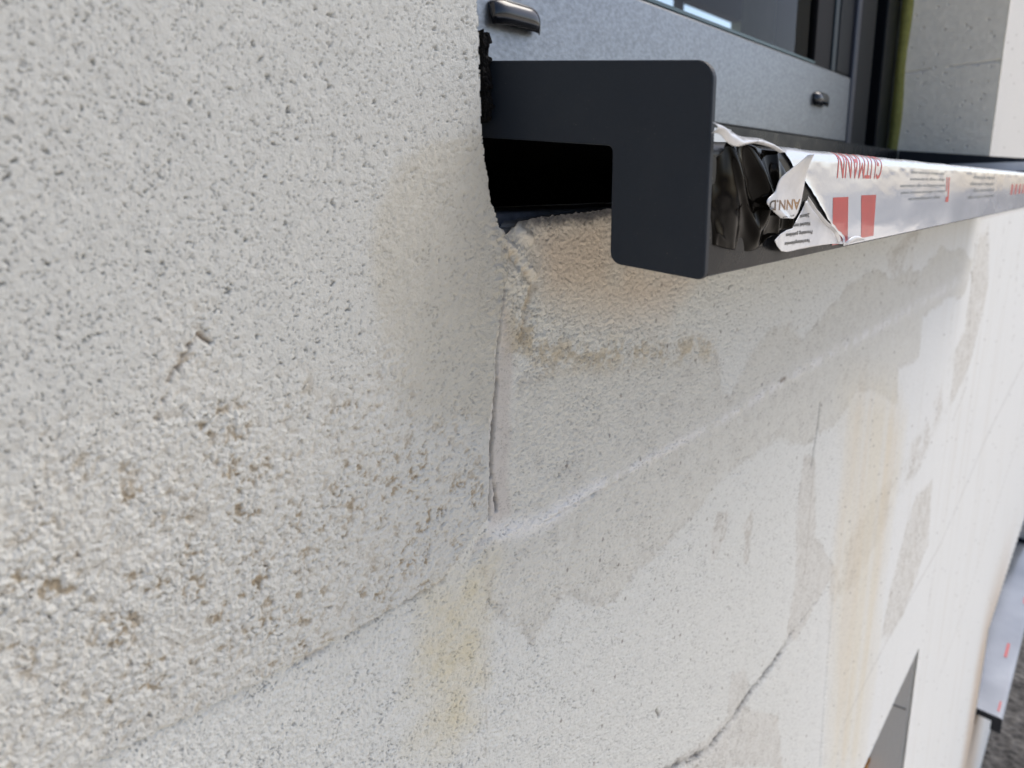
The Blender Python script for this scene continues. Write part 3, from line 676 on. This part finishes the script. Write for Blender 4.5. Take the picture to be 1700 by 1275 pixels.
px_text('small_print', 'Verarbeitungshinweise', (1345, 396.5), (1303, 402.5), 6.5, M_INK, FILM, tongue_pt)
px_text('small_print', 'Processing guidelines', (1349, 382), (1305, 388), 6.5, M_INK, FILM, tongue_pt)
px_text('small_print', 'Wskazówki dotyc', (1346, 368), (1318, 372), 6.5, M_INK, FILM, tongue_pt)
px_text('small_print', 'Zalecenia', (1344, 354), (1328, 357), 6.5, M_INK, FILM, tongue_pt)
# letters on the standing flap
from mathutils.bvhtree import BVHTree
dg = bpy.context.evaluated_depsgraph_get(); dg.update()
_bm = bmesh.new(); _bm.from_mesh(fl.data); bv = BVHTree.FromBMesh(_bm); _bm.free()
def flap_pt(u, v, ex):
    r = Vector(R @ _d((u, v))); h = bv.ray_cast(Vector(CAM), r)
    if h[0] is None: return tuple(at(u, v, -.0875))
    return tuple(h[0]-r*.00035)
px_text('printed_letters', 'ANN.D', (1329, 331), (1278, 333), 17, M_BINK, FILM, flap_pt)
px_text('printed_letters', 'gutmann', (1319, 357), (1300, 360), 2.5, M_INK, FILM, flap_pt)
# white lifted edge of the tear, crossing down over the first red bar
loft('lifted_edge', [(1342, 326, 3), (1352, 341, 3.2), (1362, 355, 3.2), (1374, 368, 3), (1386, 379, 2.5), (1392, 388, 2), (1397, 398, 1.2)],
     [(1339, 331, 1), (1349, 346, 1.5), (1359, 360, 1.5), (1370, 373, 1.5), (1381, 383, 1.2), (1387, 393, 1), (1393, 404, .8)], M_FLAP, 40, 8, None, FILM, .0002, 17, .2)
loft('bottom_curl', [(1403, 403, 2), (1410, 397, 3), (1418, 392, 3.5), (1426, 392, 3), (1431, 397, 1.5)],
     [(1402, 406, 1), (1409, 404, 1.5), (1417, 402, 1.5), (1425, 400, 1.2), (1431, 399, 1)], M_FLAP, 24, 10, lambda i, j: 1.2*math.sin(math.pi*j), FILM, .0002, 19, .3)
# film on the inner face of the far end cap, and on the low sill
mb = MB(); mb.box(1.3742, 1.3752, -.072, .050, .0215, .0350); mb.build('cap_film', M_FILM, FILM, .0004)
mb = MB(); mb.box(.215, .70, .1225, .1232, .0395, .0560); mb.build('back_film', M_FILM, FILM)
FILM2 = empty('protective_film', (2.9, -.081, -1.905), 'silver film with faint red print covering the small low sill at the lower right', 'protective film')
v = []; sl2 = list(np.linspace(.001, S_TOP, 14))+list(np.linspace(S_TOP+.01, .18, 10)); nx2 = 30
for s in sl2:
    for j in range(nx2):
        y, z = nose(s, .0006); v.append((2.9+1.7*j/(nx2-1), y, z-1.905+.0003*math.sin(j*1.1+s*30)))
f = [[i*nx2+j, i*nx2+j+1, (i+1)*nx2+j+1, (i+1)*nx2+j] for i in range(len(sl2)-1) for j in range(nx2-1)]
mesh('film_sheet', v, f, simple('old_grey_film', (.22, .24, .27), .2, .4, .6, .35, 2.2, .0002, 30, rvar=.08), FILM2, True)
for k, x in enumerate((2.96, 3.36, 3.90, 4.20)):
    s0 = S_TOP+.012+.02*(k % 2); v = []
    for s in (s0, s0+.006+.004*(k%3)):
        for xx in (x, x+.07+.05*(k%2)): y, z = nose(s, .0012); v.append((xx, y, z-1.905+.0006))
    mesh('red_mark', v, [[0, 1, 3, 2]], M_REDL, FILM2)

# ------------------------------------------------------------------ the window
WIN = empty('window', (.8, .142, .06), 'large dark-framed window with a grey grained bottom rail, set in the opening above the long sill', 'window')
def rail():
    pts = [(.142, .064), (.142, .1455), (.1445, .1480), (.158, .1500), (.158, .064)]
    return prism_x('bottom_rail', fillet(pts, [.0012, 0, 0, 0, 0], 4), .200, 1.137, M_RAIL, WIN, .0006)
rail()
mb = MB(); mb.box(.2, 1.0, .147, .156, .1502, .1530); mb.build('glazing_seal', M_TEAL, WIN)
mesh('glass_pane', [(.2, .153, .153), (1.0, .153, .153), (1.0, .153, 1.25), (.2, .153, 1.25)], [[0, 1, 2, 3]], M_GLASS, WIN)
mb = MB(); mb.box(1.0, 1.062, .148, .20, .1490, 1.25); mb.build('sash_stile', M_GASKET, WIN, .001)
mb = MB(); mb.box(1.062, 1.078, .1455, .20, .1490, 1.25); mb.build('sash_bead', simple('blue_grey_bead', (.012, .022, .028), .3), WIN, .001)
mb = MB(); mb.box(1.078, 1.1365, .1440, .20, .1490, 1.25); mb.build('sash_stile', M_FRAME, WIN, .002)
mb = MB(); mb.box(1.1372, 1.155, .1395, .20, .036, 1.25); mb.build('frame_lip', simple('lit_frame_lip', (.03, .034, .05), .3), WIN, .002)  # lip paler than the frame: its highlight is put into the colour
mb = MB(); mb.box(1.1552, 1.235, .1415, .20, .036, 1.25); mb.build('side_frame', M_FRAME, WIN, .002)
mb = MB(); mb.box(1.2352, 1.300, .160, .20, .036, 1.25); mb.build('frame_groove', M_GASKET, WIN)
mb = MB(); mb.box(1.3002, 1.3745, .1430, .20, .036, 1.25); mb.build('side_frame', M_FRAME, WIN, .002)
mb = MB(); mb.box(.2, 1.137, .150, .20, .034, .0638); mb.build('sub_frame', simple('dark_sub_frame', (.008, .010, .016), .3), WIN)
def drain(x0, x1, z0, z1):
    n = 18; v = []; sec = []
    for k in range(9):          # cross-section of the hood: from the rail out and over and down
        a = k/8*math.pi/2; sec.append((.142-.0085*math.sin(a)**.8, z1-(z1-z0)*.55*(1-math.cos(a))))
    sec.append((.1345, z0))
    for i in range(n+1):
        t = i/n; e = 1-abs(2*t-1)**6*.55
        for (y, z) in sec: v.append((x0+(x1-x0)*t, .142-(.142-y)*e, z0+(z-z0)*(1-abs(2*t-1)**5*.25)))
    k = len(sec); f = [[i*k+j, (i+1)*k+j, (i+1)*k+j+1, i*k+j+1] for i in range(n) for j in range(k-1)]
    f += [[j for j in range(k)], [n*k+j for j in range(k-1, -1, -1)]]
    o = mesh('drain_cap', v, f, simple('drain_cap_plastic', (.006, .007, .010), .16, coat=.3), WIN, True); solid(o, .0008, 1); return o
drain(.376, .424, .1015, .118); drain(.985, 1.033, .1015, .118)
o = mesh('joint_foam', *(lambda: ([(x, y, z) for z in np.linspace(.03, 1.2, 60) for x, y in ((1.3775+.0008*math.sin(z*90), .1432), (1.3745, .1288+.0015*math.sin(z*37)), (1.3795, .1275+.0015*math.sin(z*41)), (1.3800, .1432))],
      [[i*4+j, i*4+(j+1) % 4, (i+1)*4+(j+1) % 4, (i+1)*4+j] for i in range(59) for j in range(4)]))(), M_PUFOAM, None, True)
tag(o, 'yellow-green strip of joint foam running up beside the dark window frame', 'joint foam')

# room behind the glass
RM = empty('room', (3, 1.6, -1.2), 'dim olive room seen through the window, with one bright ribbon window', 'room')
yb, zf, zc, xa_, xe_ = 3.0, -.6, 2.35, -2.4, 12.0
rx0, rx1, rz0, rz1 = 1.5, 7.53, 1.30, 1.60
mb = MB(); mb.box(xa_, rx0, yb, yb+.1, zf, zc); mb.box(rx0, rx1, yb, yb+.1, zf, rz0); mb.box(rx1, xe_, yb, yb+.1, zf, zc)
mb.build('back_wall', M_ROOM, RM)
mb = MB(); mb.box(rx0, rx1, yb-.01, yb+.1, rz1, zc); mb.build('wall_lining', M_BROWN, RM)
mb = MB(); mb.box(6.24, 6.36, yb+.02, yb+.06, rz0, rz1); mb.build('mullion', M_BROWN, RM)
mb = MB(); mb.box(xa_, 5.0, .205, yb+.1, zc+.001, zc+.1); mb.box(6.6, xe_, .205, yb+.1, zc+.001, zc+.1); mb.build('ceiling', M_BROWN, RM)  # gap between the two slabs added to let sky light in
mb = MB(); mb.box(xa_, xe_, .205, yb+.1, zf-.1, zf-.001); mb.build('room_floor', M_BROWN, RM)
mb = MB(); mb.box(9.0, 12.0, 2.4, 2.99, zf, zc); mb.build('dark_cupboard', M_ROOMD, RM)
mb = MB(); mb.box(xe_, xe_+.1, .205, yb, zf, zc); mb.box(xa_-.1, xa_, .205, yb, zf, zc); mb.build('end_wall', M_ROOMD, RM)
mb = MB(); mb.box(7.0, xe_, .205, .25, zf, zc); mb.build('front_wall', M_ROOMD, RM)

mb = MB(); mb.box(1.3258, 1.3269, .0075, .06, -.9065, -.9040); mb.build('reveal_joint', simple('joint_dark_grey', (.22, .21, .20), .9), HW)  # dark grey joint strip on the reveal
# low openings: recess backs
mb = MB(); mb.box(OW2[1], OW2[1]+.1, .2, .95, OW2[2], -1.13); mb.box(OW2[1], OW2[1]+.1, .2, .95, -1.127, OW2[3]); mb.build('deep_reveal', M_CORE, HW)
mb = MB(); mb.box(OW2[0], OW2[1]+.1, .951, .97, OW2[2], OW2[3]); o = mb.build('lower_window_panel', M_FRAME); tag(o, 'dark closed panel deep inside the lower opening beneath the wall stains', 'window panel')
mb = MB(); mb.box(OW3[0], OW3[1], .13, .16, OW3[2]+.04, OW3[3]); o = mb.build('low_window_panel', simple('grey_pane', (.12, .13, .14), .2)); tag(o, 'small grey window pane behind the low distant sill', 'window panel')
o = lumpy('orange_plug', 1.296, 1.3262, .056, .078, -1.075, -1.030, 6, .004, M_ORANGE, None, 3, 12)
tag(o, 'small orange plastic piece stuck in the lower opening at the bottom edge of the photo', 'plastic piece')
